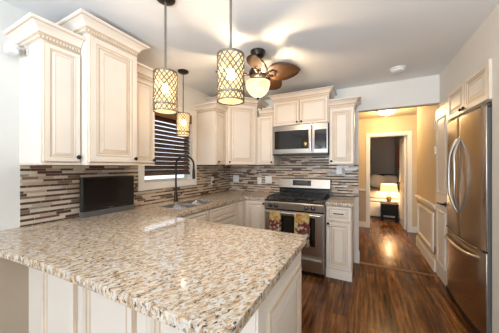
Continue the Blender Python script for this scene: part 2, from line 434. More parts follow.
# drop the closing faces so that the opening stays open
m.f = m.f[:-2]
win = struct('window_1', m, 'trim')
m = MB().box((WY0 + .02, -.122, WZ0 + .02), (WY1 - .02, -.118, WZ1 - .02), 0, Fw)
g = m.build('pane', 'glass', win); g['kind'] = 'structure'

# ------------------------------------------------------------------ cabinets
GL = ['cab', 'glaze', 'glaze2']
def door_prof(th=0.02, stile=0.052):
    s = stile
    return [(0, 0, 0), (0, th - .004, 2), (.005, th, 1), (s - .008, th, 0), (s - .003, th - .003, 1), (s + .004, th - .001, 0), (s + .010, th - .007, 2), (s + .016, th - .008, 1),
            (s + .020, th - .008, 0), (s + .042, th - .001, 2), (s + .046, th - .0015, 1)]
def slim_prof(th=0.02):
    return [(0, 0, 0), (0, th - .004, 2), (.005, th, 1), (.030, th, 0), (.034, th - .003, 1), (.040, th - .006, 2), (.043, th - .007, 1), (.058, th - .001, 0), (.061, th - .0015, 1)]
def knob(parent, F, u, z, v):
    c = F(u, v, z); ax = F(u, v + 1, z) - c
    return MB().lathe([(.006, 0), (.006, .010), (.0135, .015), (.0155, .021), (.012, .027), (.002, .029)], c, ax, 14).build('knob', 'bronze', parent, 60)
def door(parent, F, u0, u1, z0, z1, v, kn=None, prof=None, name='door'):
    d = MB().panel(u0, u1, z0, z1, v, prof or door_prof(), F).build(name, GL, parent, 0)
    if kn: knob(d, F, kn[0], kn[1], v + .02)
    return d
def crown(parent, path, z0, h=0.10, out=0.075):
    k = out / 0.075
    P = [(0, z0, 0), (.008, z0, 0), (.008, z0 + .008, 1), (.006, z0 + .010, 0), (.006, z0 + .026, 1), (.014, z0 + .029, 2), (.018 * k, z0 + .040, 1), (.026 * k, z0 + .056, 0), (.042 * k, z0 + .072, 0), (.060 * k, z0 + .080, 0), (.066 * k, z0 + .083, 1), (.075 * k, z0 + .088, 0), (.075 * k, z0 + h, 0), (0, z0 + h, 0)]
    c = MB().sweep(path, P).build('crown', GL, parent, 25)
    t = MB()
    for a, b in zip(path[:-1], path[1:]):
        a, b = Vector(a), Vector(b); L = (b - a).length
        if L < .06: continue
        d = (b - a) / L; n = Vector((d.y, -d.x)); k = max(1, int(L / .017))
        for i in range(k):
            q = a + d * ((i + .5) * L / k); A = q - d * .0052; B = q + d * .0052
            pts = [A + n * .005, B + n * .005, B + n * .0125, A + n * .0125]
            t.prism([(p.x, p.y) for p in pts], z0 + .011, z0 + .025)
    t.build('dentil_moulding', 'cab', c, 0)
    return c

Z0 = 1.365
# A, B, C on the left wall
def left_upper(name, y0, y1, xf, ztop, label, knob_at, kg=True):
    t = thing(name, (XL, (y0 + y1) / 2, Z0), label, 'cabinet')
    F = FL(xf - .02)
    MB().box((XL, y0, Z0), (xf - .02, y1, ztop)).build('body', 'cab', t, 0)
    m = MB().box((XL + .005, y0 + .002, Z0 - .014), (xf - .004, y1 - .002, Z0)); m.build('light_rail', 'glaze2', t, 0)
    door(t, F, y0 + .010, y1 - .004, Z0 + .006, ztop - .012, 0, knob_at, door_prof() if y1 - y0 > .3 else slim_prof())
    return t
t = left_upper('wall_cabinet', 0.650, 0.870, -1.80, 2.15, 'narrow white upper cabinet at the far left, beside the security camera', (0.845, 1.405))
crown(t, [(XL, .650), (-1.82, .650), (-1.82, .868)], 2.15)
t = left_upper('wall_cabinet', 0.872, 1.255, -1.715, 2.285, 'tallest and deepest white upper cabinet, with crown moulding, above the small television', (1.225, 1.405))
crown(t, [(XL, .872), (-1.735, .872), (-1.735, 1.255), (XL, 1.255)], 2.285)
t = left_upper('wall_cabinet', 1.257, 1.506, -1.80, 2.15, 'narrow white upper cabinet touching the left edge of the window', (1.480, 1.40))
crown(t, [(-1.82, 1.258), (-1.82, 1.506), (XL, 1.506)], 2.15)
# D right of window on left wall
t = thing('wall_cabinet', (XL, 2.64, Z0), 'narrow white upper cabinet with plain side panel right of the window', 'cabinet')
MB().box((XL, 2.513, Z0), (-1.82, 2.755, 2.11)).build('body', 'cab', t, 0)
door(t, FL(-1.82), 2.525, 2.752, Z0 + .006, 2.098, 0, (2.55, 1.405), slim_prof())
crown(t, [(XL, 2.513), (-1.82, 2.513), (-1.82, 2.752)], 2.11)
# corner (diagonal)
t = thing('corner_wall_cabinet', (-1.98, 3.25, Z0), 'white diagonal corner upper cabinet, its tall door facing the room', 'cabinet')
poly = [(XL, 2.757), (-1.81, 2.757), (-1.463, 3.105), (-1.463, YB), (XL, YB)]
MB().prism(poly, Z0, 2.275).build('body', 'cab', t, 0)
dl = math.hypot(-1.463 + 1.81, 3.105 - 2.757)
door(t, frame(-1.81, 2.757, math.atan2(3.105 - 2.757, -1.463 + 1.81)), .022, dl - .022, Z0 + .006, 2.262, .001, (.055, 1.405))
crown(t, [(XL, 2.757), (-1.81, 2.757), (-1.463, 3.105), (-1.463, YB)], 2.275, .095)
# narrow back
t = thing('wall_cabinet', (-1.32, YB, Z0), 'narrow white upper cabinet between the corner cabinet and the microwave', 'cabinet')
MB().box((-1.461, 3.12, Z0), (-1.187, YB, 2.11)).build('body', 'cab', t, 0)
door(t, FB(3.12), -1.440, -1.195, Z0 + .006, 2.098, 0, (-1.215, 1.405), slim_prof())
crown(t, [(-1.42, 3.12), (-1.187, 3.12)], 2.11)
# above microwave
t = thing('wall_cabinet', (-.8, YB, 1.92), 'white two-door upper cabinet directly above the microwave', 'cabinet')
MB().box((-1.185, 3.10, 1.925), (-.405, YB, 2.285)).build('body', 'cab', t, 0)
door(t, FB(3.10), -1.175, -.798, 1.93, 2.272, 0, (-.825, 1.965), slim_prof())
door(t, FB(3.10), -.792, -.415, 1.93, 2.272, 0, (-.765, 1.965), slim_prof())
crown(t, [(-1.185, YB), (-1.185, 3.10), (-.405, 3.10), (-.405, YB)], 2.285, .092)
# right upper
t = thing('wall_cabinet', (-.25, YB, Z0), 'single-door white upper cabinet right of the microwave, next to the hall opening', 'cabinet')
MB().box((-.403, 3.12, Z0), (-.10, YB, 2.11)).build('body', 'cab', t, 0)
door(t, FB(3.12), -.397, -.105, Z0 + .006, 2.098, 0, (-.372, 1.41), door_prof(.02, .045))
crown(t, [(-.403, 3.12), (-.10, 3.12), (-.10, YB)], 2.11)
# over the fridge
t = thing('wall_cabinet', (1.1, 2.6, 1.815), 'low white two-door cabinet set above the refrigerator', 'cabinet')
Fg = FR(XR - .002)
MB().box((XR - .002, 2.202, 1.815), (1.45, 3.075, 2.112)).build('body', 'cab', t, 0)
d1 = MB().panel(-3.04, -2.618, 1.822, 2.108, 0, door_prof(.022, .05), Fg).build('door', GL, t, 0); knob(d1, Fg, -2.65, 1.85, .022)
d2 = MB().panel(-2.612, -2.19, 1.822, 2.108, 0, door_prof(.022, .05), Fg).build('door', GL, t, 0); knob(d2, Fg, -2.58, 1.85, .022)
# --- base cabinets
t = thing('base_cabinet', (-.26, 3.1, 0), 'white base cabinet with one drawer over one door right of the range', 'cabinet')
MB().box((-.405, 2.84, .0), (-.117, YB - .002, .876)).build('body', 'cab', t, 0)
m = MB().box((-.405, 2.826, 0), (-.113, 2.84, .095)); m.build('plinth', 'cab', t, 0, .002)
door(t, FB(2.84), -.398, -.122, .115, .678, 0, (-.375, .655), door_prof(.02, .045))
d = door(t, FB(2.84), -.398, -.122, .692, .866, 0, None, slim_prof(), 'drawer')
m = MB()
for u in (-.305, -.215): m.tube([(u, 2.822, .782), (u, 2.795, .782)], .004, 8)
m.tube([(-.318, 2.795, .782), (-.26, 2.789, .782), (-.202, 2.795, .782)], .0058, 8); m.build('handle', 'bronze', d, 60)
t = thing('base_cabinet', (-1.35, 3.1, 0), 'white corner base cabinet between the sink run and the range', 'cabinet')
MB().prism([(XL + .01, 2.56), (-1.53, 2.56), (-1.53, 2.83), (-1.183, 2.83), (-1.183, YB - .002), (XL + .01, YB - .002)], 0, .876).build('body', 'cab', t, 0)
door(t, FB(2.83), -1.50, -1.19, .115, .862, 0, (-1.215, .83), door_prof(.02, .045))
door(t, FL(-1.53), 2.60, 2.80, .115, .862, 0, None, slim_prof(), 'filler_panel')
t = thing('sink_base_cabinet', (-1.8, 2.0, 0), 'white base cabinet under the sink, its top edge seen over the peninsula', 'cabinet')
m = MB().box((-1.565, 1.345, 0), (-1.53, 2.558, .872)).box((XL + .01, 1.345, 0), (-1.565, 1.38, .872)).box((XL + .01, 2.52, 0), (-1.565, 2.558, .872)).box((XL + .01, 1.38, 0), (-1.565, 2.52, .1))
m.build('body', 'cab', t, 0)
for a, b in ((1.42, 1.97), (1.98, 2.54)):
    door(t, FL(-1.53), a, b, .70, .862, 0, None, slim_prof(), 'drawer'); door(t, FL(-1.53), a, b, .115, .69, 0, None, door_prof())
# --- peninsula
t = thing('peninsula_cabinet', (-1.2, 1.0, 0), 'white panelled peninsula base under the big granite counter', 'cabinet')
MB().box((XL + .001, .70, 0), (-.335, 1.343, .876)).build('body', 'cab', t, 0)
Fp = FB(.70)
wp = [(0, 0, 0), (0, .012, 2), (.012, .020, 1), (.040, .024, 0), (.052, .014, 2), (.062, .012, 1), (.072, .004, 2), (.080, .003, 1)]
for a, b in ((-1.935, -1.485), (-1.43, -.963), (-.88, -.42)):
    MB().panel(a, b, .14, .80, 0, wp, Fp).build('wainscot_panel', GL, t, 0)
MB().box((XL + .003, .69, 0), (-.335, .70, .11)).build('base_rail', 'cab', t, 0, .003)
Fe = frame(-.335, 0, R(90))
MB().panel(.80, 1.28, .12, .775, 0, [(0, 0, 0), (0, .014, 2), (.010, .020, 1), (.040, .020, 0), (.048, .012, 1), (.06, .008, 2), (.066, .006, 1), (.10, .012, 0), (.104, .0115, 1)], Fe).build('end_panel', GL, t, 0)
MB().box((.705, 0, 0), (.758, .008, .874), 0, Fe).build('corner_post', 'cab', t, 0, .002)
# --- worktops
def slab(name, outer, hole, z0, z1, label):
    bm = bmesh.new(); es = []
    for loop in (outer, hole):
        if not loop: continue
        vs = [bm.verts.new((x, y, z1)) for x, y in loop]
        es += [bm.edges.new((vs[i], vs[(i + 1) % len(vs)])) for i in range(len(vs))]
    bmesh.ops.triangle_fill(bm, use_beauty=True, use_dissolve=False, edges=es)
    r = bmesh.ops.extrude_face_region(bm, geom=list(bm.faces))
    for v in [g for g in r['geom'] if isinstance(g, bmesh.types.BMVert)]: v.co.z = z0
    bmesh.ops.recalc_face_normals(bm, faces=bm.faces)
    me = bpy.data.meshes.new(name); bm.to_mesh(me); bm.free(); me.materials.append(M['granite'])
    for p in me.polygons: p.use_smooth = True
    me.set_sharp_from_angle(angle=R(30))
    o = bpy.data.objects.new(name, me); COL.objects.link(o)
    md = o.modifiers.new('bevel', 'BEVEL'); md.width = .009; md.segments = 3; md.limit_method = 'ANGLE'; md.angle_limit = R(50)
    return tag(o, label, 'worktop')
def arc(cx, cy, r, a0, a1, n=5): return [(cx + r * math.cos(R(a0 + (a1 - a0) * i / n)), cy + r * math.sin(R(a0 + (a1 - a0) * i / n))) for i in range(n + 1)]
SX0, SX1, SY0, SY1 = -1.97, -1.60, 1.66, 2.30
outer = [(XL + .001, .395), (-1.80, .417), (-1.5, .440), (-1.2, .458), (-.9, .467)] + arc(-.345, .508, .04, -90, 0) + arc(-.335, 1.355, .03, 0, 90) + [(-1.50, 1.385), (-1.50, 2.79), (-1.180, 2.79), (-1.180, YB - .001), (XL + .001, YB - .001)]
hole = [(SX0, SY0), (SX1, SY0), (SX1, SY1), (SX0, SY1)]
slab('granite_worktop', outer, hole, .877, .914, 'speckled beige granite worktop covering the peninsula, sink run and corner')
slab('granite_worktop', [(-.408, 2.79), (-.098, 2.79), (-.098, YB - .001), (-.408, YB - .001)], None, .877, .914, 'short granite worktop on the base cabinet right of the range')
# --- tile
m = MB().box((XL, .655, .9145), (XL + .008, 1.578, 1.363)).box((XL, 1.578, .9145), (XL + .008, 2.492, 1.073)).box((XL, 2.492, .9145), (XL + .008, YB, 1.363))
struct('trim_5', m, 'mosaic')
m = MB().box((XL + .008, YB - .008, .9145), (-1.182, YB, 1.363)).box((-1.182, YB - .008, .6), (-.405, YB, 1.55)).box((-.405, YB - .008, .9145), (-.056, YB, 1.363))
struct('trim_6', m, 'mosaic')

# ------------------------------------------------------------------ window blind
t = thing('window_blind', (XL, 2.03, WZ1), 'dark brown slatted wooden blind hanging in the kitchen window', 'blind')
MB().box((WY0 + .006, -.075, WZ1 - .125), (WY1 - .006, .006, WZ1 - .004), 0, Fw).build('valance', 'blindtop', t, 0, .004)
m = MB(); zb = 1.250; n = 14
for i in range(n):
    z = zb + .022 + i * (WZ1 - .10 - zb - .02) / (n - 1); a = R(53)
    cu = [(-.030, 0), (0, .003), (.030, 0)]
    pts = []
    for (q, h) in cu: pts.append((-.04 + q * math.cos(a) - h * math.sin(a) * -1, z - q * math.sin(a) + h * math.cos(a)))
    th = .0028
    for j in range(2):
        (v0, z0), (v1, z1) = pts[j], pts[j + 1]
        P = [Fw(u, v, zz) for u in (WY0 + .010, WY1 - .010) for (v, zz) in ((v0, z0), (v1, z1), (v1, z1 + th), (v0, z0 + th))]
        m.add(P, [(0, 1, 2, 3), (4, 7, 6, 5), (0, 4, 5, 1), (1, 5, 6, 2), (2, 6, 7, 3), (3, 7, 4, 0)])
m.build('slat_panel', 'blind', t, 0)
MB().box((WY0 + .010, -.064, zb - .018), (WY1 - .010, -.016, zb - .002), 0, Fw).build('bottom_rail', 'blind', t, 0, .003)
for u in (WY0 + .13, WY1 - .13):
    MB().tube([Fw(u, -.012, zb - .01), Fw(u, -.012, WZ1 - .08)], .0012, 5).build('ladder_cord', 'blindtop', t)

# ------------------------------------------------------------------ pendants
PZ0, PZ1, PR = 1.700, 1.950, .073
t = thing('pendant_lamp', (0, 0, H), 'x', 'pendant lamp')
MB().lathe([(.062, -.0), (.062, -.012), (.045, -.024), (.012, -.028), (.010, -.034)], (0, 0, H), n=24).build('canopy', 'bronze', t, 40)
MB().tube([(0, 0, H - .03), (0, 0, PZ1 - .045)], .0068, 10).build('rod', 'pewter', t)
m = MB()
for zc, hh in ((PZ0, .003), (PZ1, .006)):
    m.lathe([(PR - .002, zc - hh), (PR + .0035, zc - hh), (PR + .0035, zc + hh), (PR - .002, zc + hh)], (0, 0, 0), n=36)
    m.f = m.f[:-2]
m.lathe([(PR - .002, PZ0 + .036), (PR + .0050, PZ0 + .036), (PR + .0050, PZ0 + .046), (PR - .002, PZ0 + .046)], (0, 0, 0), n=36); m.f = m.f[:-2]
NS, TW = 15, 1.30
for d in (-1, 1):
    for i in range(NS):
        pts = []
        for k in range(15):
            q = k / 14; th = 2 * math.pi * i / NS + d * q * TW * 2
            pts.append((PR * math.cos(th), PR * math.sin(th), PZ0 + (PZ1 - PZ0) * q))
        m.tube(pts, .0037, 5, 0, False)
for a in (0, 120, 240): m.tube([(0, 0, PZ1 - .002), (PR * math.cos(R(a)), PR * math.sin(R(a)), PZ1 - .002)], .003, 5)
m.build('lattice_shade', 'pewter', t)
m = MB().lathe([(PR - .006, PZ0 + .002), (PR - .006, PZ1 - .004)], (0, 0, 0), n=32); m.f = m.f[:-2]
m.build('shade_liner', 'liner', t)
MB().lathe([(.018, PZ1 - .005), (.018, PZ1 - .06), (.012, PZ1 - .07)], (0, 0, 0), n=14).build('socket', 'bronze', t)
MB().lathe([(.011, 0), (.016, -.012), (.024, -.032), (.022, -.05), (.010, -.062), (.001, -.065)], (0, 0, PZ1 - .068), n=16).build('bulb', 'bulb', t, 60)
t.location = (-1.155, 1.046, H); t['label'] = 'lattice drum pendant lamp hanging over the peninsula, nearer the left cabinets'
dup(t, (-.652, 1.046, H), 'lattice drum pendant lamp hanging over the peninsula in front of the ceiling fan')
dup(t, (-1.865, 1.950, H), 'lattice drum pendant lamp farthest back, over the sink in front of the window')

# ------------------------------------------------------------------ ceiling fan
fx, fy = -.905, 1.945
t = thing('ceiling_fan', (fx, fy, H), 'small ceiling fan with brown leaf-shaped blades and a lit glass bowl', 'ceiling fan')
MB().lathe([(.072, 0), (.072, -.018), (.055, -.05), (.022, -.062)], (fx, fy, H), n=24).build('canopy', 'bronze', t, 40)
MB().tube([(fx, fy, H - .06), (fx, fy, 2.29)], .012, 10).build('downrod', 'bronze', t)
MB().lathe([(.02, 2.30), (.06, 2.288), (.085, 2.262), (.088, 2.225), (.07, 2.198), (.045, 2.190), (.045, 2.172), (.02, 2.168)], (fx, fy, 0), n=28).build('motor_housing', 'bronze', t, 40)
m = MB().lathe([(.114, 2.140), (.117, 2.150), (.117, 2.128), (.106, 2.085), (.082, 2.045), (.05, 2.018), (.015, 2.008), (.002, 2.007)], (fx, fy, 0), n=32)
m.f = m.f[:-2]
bowl = m.build('glass_bowl', 'bowl', t, 60)
MB().lathe([(.003, 2.012), (.013, 2.004), (.013, 1.996), (.004, 1.985), (.001, 1.983)], (fx, fy, 0), n=12).build('finial', 'bronze', bowl, 50)
MB().tube([(fx + .045, fy - .02, 2.20), (fx + .047, fy - .021, 2.06), (fx + .047, fy - .021, 1.90)], .0013, 5).lathe([(.004, 0), (.006, -.012), (.002, -.03)], (fx + .047, fy - .021, 1.90), n=8).build('pull_chain', 'bronze', t)
rl = (math.cos(R(27.1)), math.sin(R(27.1)))
for k in range(5):
    a = R(27.1) + R(-22 + 72 * k); ca, sa = math.cos(a), math.sin(a)
    m = MB(); N = 14; grid = []
    for i in range(N + 1):
        q = i / N; r = .105 + q * .300
        hw = .004 + .088 * (math.sin(math.pi * min(1, q ** .72)) ** .62) if q < 1 else .002
        row = []
        for sgn in (-1, -.5, 0, .5, 1):
            x = r; y = sgn * hw; z = 2.222 - y * math.tan(R(27)) + .006 * (1 - abs(sgn)) - .012 * q * q
            row.append((fx + x * ca - y * sa, fy + x * sa + y * ca, z))
        grid.append(row)
    P = [p for row in grid for p in row]
    m.add(P, [(i * 5 + j, (i + 1) * 5 + j, (i + 1) * 5 + j + 1, i * 5 + j + 1) for i in range(N) for j in range(4)])
    b = m.build('blade', 'blade', t, 40, solid=.006)
    m = MB()
    pp = lambda x, y, z: (fx + x * ca - y * sa, fy + x * sa + y * ca, z)
    m.tube([pp(.075, 0, 2.215), pp(.11, .018, 2.203), pp(.15, .026, 2.198)], .006, 6).tube([pp(.075, 0, 2.215), pp(.11, -.018, 2.220), pp(.15, -.026, 2.226)], .006, 6).tube([pp(.15, -.026, 2.226), pp(.165, 0, 2.210), pp(.15, .026, 2.198)], .006, 6)
    m.build('blade_bracket', 'bronze', b)
lamp('fan_light', (fx, fy, 2.085), 19, (1.0, .74, .46), .035, t)

# ------------------------------------------------------------------ smoke detector, camera
t = thing('smoke_detector', (.351, 3.005, H), 'round white smoke detector on the ceiling near the hall opening', 'smoke detector')
MB().lathe([(.078, 0), (.078, -.010), (.068, -.014)], (.351, 3.005, H), n=28).build('base_plate', 'plastic', t, 40)
MB().lathe([(.066, -.012), (.064, -.034), (.052, -.042), (.004, -.043)], (.351, 3.005, H), n=28).build('cover', 'plastic', t, 40)
t = thing('security_camera', (-2.05, .65, 2.13), 'small white security camera on a bracket fixed to the leftmost cabinet', 'security camera')
MB().box((-2.035, .640, 2.08), (-1.995, .6495, 2.17)).build('mount', 'chrome', t, 0, .004)
MB().tube([(-2.015, .641, 2.125), (-2.02, .62, 2.122), (-2.045, .612, 2.122)], .009, 8).build('arm', 'chrome', t)
b = MB().box((-2.125, .565, 2.090), (-2.045, .625, 2.158)).build('housing', 'plastic', t, 40, .012, 3)
MB().lathe([(.018, 0), (.018, .003), (.004, .004)], (-2.09, .565, 2.124), (0, -1, 0), 16).build('lens', 'plastic', b)

# ------------------------------------------------------------------ television
t = thing('small_television', (-2.08, 1.235, .914), 'small black flat television standing on the counter against the tile', 'television')
Ft = frame(-2.085, 1.235, R(90))
MB().box((-.235, -.02, .958), (.235, .02, 1.250), 0, Ft).build('housing', 'blackplastic', t, 0, .005)
MB().box((-.218, .0195, .975), (.218, .0215, 1.235), 0, Ft).build('screen', 'screen', t, 0)
b = MB().box((-.235, -.02, .9145), (.235, .032, .957), 0, Ft).build('speaker_bar', simple('grey_speaker_plastic', (.10, .10, .10), .5), t, 0, .004)
MB().box((-.020, .0213, .966), (.020, .022, .971), 0, Ft).build('badge', 'chrome', t, 0)

# ------------------------------------------------------------------ sink + faucet
t = thing('kitchen_sink', (-1.78, 1.98, .914), 'stainless double-bowl sink set into the granite by the window', 'sink')
def bowlmesh(x0, x1, y0, y1, zt, zb):
    m = MB(); o = .022; rings = []
    for (ins, z) in ((-.0, zt), (.006, zt - .008), (.010, zb + .03), (.03, zb), (.05, zb)):
        rings.append([(x0 + ins, y0 + ins, z), (x1 - ins, y0 + ins, z), (x1 - ins, y1 - ins, z), (x0 + ins, y1 - ins, z)])
    P = [p for r_ in rings for p in r_]; n = len(rings)
    m.add(P, [(k * 4 + i, k * 4 + (i + 1) % 4, (k + 1) * 4 + (i + 1) % 4, (k + 1) * 4 + i) for k in range(n - 1) for i in range(4)] + [(4 * n - 4, 4 * n - 3, 4 * n - 2, 4 * n - 1)])
    return m
ym = SY0 + .31
for (a, b) in ((SY0 + .003, ym - .01), (ym + .01, SY1 - .003)):
    bw = bowlmesh(SX0 + .003, SX1 - .003, a, b, .910, .72).build('bowl', 'sinksteel', t, 40, solid=.002)
    MB().lathe([(.04, .726), (.03, .7225), (.004, .7225)], ((SX0 + SX1) / 2, (a + b) / 2, 0), n=18).build('drain', 'chrome', bw)
MB().box((SX0 + .003, ym - .0095, .86), (SX1 - .003, ym + .0095, .909)).build('divider', 'sinksteel', t, 0, .003)
t = thing('kitchen_faucet', (-2.03, 2.0, .914), 'tall dark bronze gooseneck faucet behind the sink', 'faucet')
bx, by = -2.03, 2.0
MB().lathe([(.032, 0), (.032, .008), (.026, .014), (.021, .03), (.021, .11), (.017, .12)], (bx, by, .914), n=20).build('base', 'bronze', t, 40)
dx, dy = .80, .60
pts = [(bx, by, 1.02), (bx, by, 1.36)]
for i in range(11):
    a = math.pi * (1 - i / 10); rr = .105
    pts.append((bx + dx * (rr + rr * math.cos(a)), by + dy * (rr + rr * math.cos(a)), 1.365 + rr * math.sin(a)))
pts.append((bx + dx * .21, by + dy * .21, 1.31))
MB().tube(pts, .0115, 10).build('neck', 'bronze', t, 60)
e = pts[-1]
MB().lathe([(.012, 0), (.015, -.01), (.017, -.04), (.019, -.10), (.016, -.125), (.006, -.127)], (e[0], e[1], 1.312), n=14).build('spray_head', 'bronze', t, 50)
MB().tube([(bx + .015, by + .015, .985), (bx + .03, by + .05, .995), (bx + .035, by + .095, 1.03)], [.008, .007, .005], 8).build('lever', 'bronze', t)

# ------------------------------------------------------------------ range
rx0, rx1, ry = -1.176, -.413, 2.73
t = thing('gas_range', ((rx0 + rx1) / 2, 3.1, 0), 'stainless gas range with black cooktop and two towels on its oven door', 'range')
Fo = FB(ry)
MB().box((rx0, 2.78, .03), (rx1, 3.40, .885)).build('body', 'steel', t, 0)
MB().box((rx0 + .01, 2.76, 0), (rx1 - .01, 2.79, .05)).build('kick_plate', 'black', t, 0)
m = MB().box((rx0 + .001, 2.735, .885), (rx1 - .001, 3.33, .905)); m.build('cooktop', 'black', t, 0, .006)
m = MB().prism([(2.735, .885), (2.728, .872), (2.735, .790), (2.79, .790), (2.79, .885)], rx0, rx1, 0, lambda a, b, z: Vector((z, a, b)))
cp = m.build('control_panel', 'rangesteel', t, 0, .003)
for u in (rx0 + .085, rx0 + .165, rx1 - .205, rx1 - .125):
    k = MB().lathe([(.028, 0), (.028, .006), (.023, .010), (.020, .032), (.003, .034)], (u, 2.730, .832), (0, -1, .08), 18).build('knob', 'black', cp, 40)
# burners and grates
for k, (u, y) in enumerate(((rx0 + .19, 2.87), (rx0 + .19, 3.16), (rx1 - .19, 2.87), (rx1 - .19, 3.16))):
    MB().lathe([(.055, .905), (.050, .913), (.035, .915), (.035, .924), (.004, .926)], (u, y, 0), n=20).build('burner', 'iron', t, 40)
for (a, b) in ((rx0 + .03, (rx0 + rx1) / 2 - .006), ((rx0 + rx1) / 2 + .006, rx1 - .03)):
    m = MB(); zt, zl, wb = .948, .936, .006; mid = (a + b) / 2
    for y in (2.765, 2.87, 3.015, 3.16, 3.29): m.box((a, y - wb, zl), (b, y + wb, zt))
    for u in (a + wb, mid, b - wb): m.box((u - wb, 2.765, zl), (u + wb, 3.29, zt))
    for u in (a + wb, b - wb):
        for y in (2.765, 3.015, 3.29): m.box((u - wb, y - wb, .904), (u + wb, y + wb, zl))
    m.build('grate', 'iron', t, 0)
# oven door
d = MB().box((rx0 + .004, 0, .245), (rx1 - .004, .048, .770), 0, FB(2.78)).build('oven_door', 'rangesteel', t, 0, .006)
MB().box((rx0 + .13, .0482, .37), (rx1 - .10, .052, .715), 0, FB(2.78)).build('window', 'darkglass', d, 0, .004)
m = MB().tube([(rx0 + .035, 2.688, .752), (rx1 - .035, 2.688, .752)], .0135, 10)
for u in (rx0 + .06, rx1 - .06): m.tube([(u, 2.735, .752), (u, 2.690, .752)], .010, 8)
m.build('handle', 'chrome', d, 50)
MB().box((rx0 + .004, .004, .772), (rx1 - .004, .030, .788), 0, FB(2.78)).build('vent_slot', 'black', t, 0)
d = MB().box((rx0 + .004, 0, .055), (rx1 - .004, .046, .232), 0, FB(2.78)).build('storage_drawer', 'rangesteel', t, 0, .006)
m = MB().prism([(0.0462, .190), (.068, .200), (.070, .208), (.0462, .215)], rx0 + .05, rx1 - .03, 0, lambda a, b, z: Vector((z, 2.78 - a, b)))
m.build('handle', 'chrome', d, 0, .003)
# backguard
bgd = MB().prism([(3.335, .90), (3.34, 1.0), (3.30, 1.02), (3.325, 1.15), (3.345, 1.158), (3.41, 1.158), (3.41, .90)], rx0, rx1, 0, lambda a, b, z: Vector((z, a, b))).build('backguard', ['rangesteel'], t, 0, .004)
MB().box((rx0 + .004, 3.3325, .905), (rx1 - .004, 3.338, 1.0)).build('lower_panel', 'black', bgd, 0)
tilt = lambda u, v, z: Vector((u, 3.30 + (z - 1.02) * .1923 - v, z))
MB().box((-.955, .0005, 1.055), (-.68, .004, 1.135), 0, tilt).build('display', 'black', bgd, 0, .002)
MB().box((-.90, .004, 1.085), (-.74, .005, 1.12), 0, tilt).build('clock_display', 'display', bgd, 0)
# towels
def towel(name, u0, u1, zf, zbk, label):
    m = MB(); N = 8; pts = []
    prof = [(2.672, zf), (2.668, zf + .06), (2.671, .70), (2.672, .752)] + [(2.688 - .0165 * math.cos(R(a)), .752 + .0165 * math.sin(R(a))) for a in (30, 60, 90, 120, 150)] + [(2.7045, .752), (2.706, .70), (2.707, zbk)]
    for (y, z) in prof:
        for j in range(N + 1):
            q = j / N; fl = .004 * math.sin(q * 9 + u0 * 20) * min(1, max(0, (.74 - z) / .1)) * (1 if y < 2.69 else .25)
            pts.append((u0 + (u1 - u0) * q + .006 * math.sin(z * 25 + u0), y - abs(fl) if y < 2.69 else y, z + (.006 * math.sin(q * 5) if z == zf else 0)))
    W = N + 1
    m.add(pts, [(i * W + j, i * W + j + 1, (i + 1) * W + j + 1, (i + 1) * W + j) for i in range(len(prof) - 1) for j in range(N)])
    o = m.build(name, 'towel', None, 60, solid=.003)
    return tag(o, label, 'dish towel')
towel('dish_towel', -1.075, -.925, .40, .50, 'yellow and dark red dish towel hanging at the left on the oven handle')
towel('dish_towel', -.745, -.565, .38, .50, 'yellow, red and white dish towel hanging at the right on the oven handle')

# ------------------------------------------------------------------ microwave
mx0, mx1, my = -1.181, -.409, 3.045
t = thing('microwave_oven', (-.8, 3.25, 1.5), 'stainless over-the-range microwave with black window, above the stove', 'microwave')
MB().box((mx0, my + .02, 1.505), (mx1, YB - .009, 1.921)).build('body', 'blackplastic', t, 0)
Fm = FB(my + .02)
xs = mx1 - .19
d = MB().box((mx0, 0, 1.522), (xs, .024, 1.918), 0, Fm).build('door', 'steelh', t, 0, .003)
MB().box((mx0 + .035, .0242, 1.585), (xs - .055, .0265, 1.845), 0, Fm).build('window', 'darkglass', d, 0, .004)
m = MB().tube([Fm(xs - .027, .055, 1.545), Fm(xs - .027, .060, 1.72), Fm(xs - .027, .055, 1.895)], .011, 10)
for z in (1.56, 1.88): m.tube([Fm(xs - .027, .022, z), Fm(xs - .027, .055, z)], .009, 8)
m.build('handle', 'chrome', d, 50)
c = MB().box((xs + .003, 0, 1.522), (mx1, .024, 1.918), 0, Fm).build('control_panel', 'steelh', t, 0, .003)
MB().box((xs + .018, .0242, 1.575), (mx1 - .015, .026, 1.835), 0, Fm).build('keypad', 'darkglass', c, 0, .003)
MB().box((mx0, 0, 1.500), (mx1, .018, 1.519), 0, Fm).build('vent_grille', 'blackplastic', t, 0)

# ------------------------------------------------------------------ refrigerator
t = thing('refrigerator', (1.15, 2.66, 0), 'stainless french-door refrigerator with bottom freezer at the right', 'refrigerator')
fy0, fy1 = 2.232, 3.078
MB().box((.812, fy0 + .002, .03), (1.55, fy1 - .002, 1.775)).build('body', 'sidegrey', t, 0, .004)
def fdoor(name, y0, y1, z0, z1, par):
    m = MB(); N = 14; pts = []
    for i in range(N + 1):
        y = y0 + (y1 - y0) * i / N; q = (y - (fy0 + fy1) / 2) / ((fy1 - fy0) / 2)
        x = .770 + .026 * q * q
        if i in (0, N): x += .005
        pts.append((x, y))
    poly = pts + [(.811, y1), (.811, y0)]
    return MB().prism(poly, z0, z1).build(name, 'fridge', par, 35, .003)
ysp = 2.655
dl_ = fdoor('door', ysp + .002, fy1, .715, 1.785, t); dr_ = fdoor('door', fy0, ysp - .002, .715, 1.785, t)
dz_ = fdoor('freezer_drawer', fy0, fy1, .085, .700, t)
MB().box((.79, fy0 + .01, .015), (.8115, fy1 - .01, .08)).build('toe_grille', 'blackplastic', t, 0)
MB().box((.79, fy0 + .006, .7005), (.8115, fy1 - .006, .7145)).build('door_seal', 'blackplastic', t, 0)
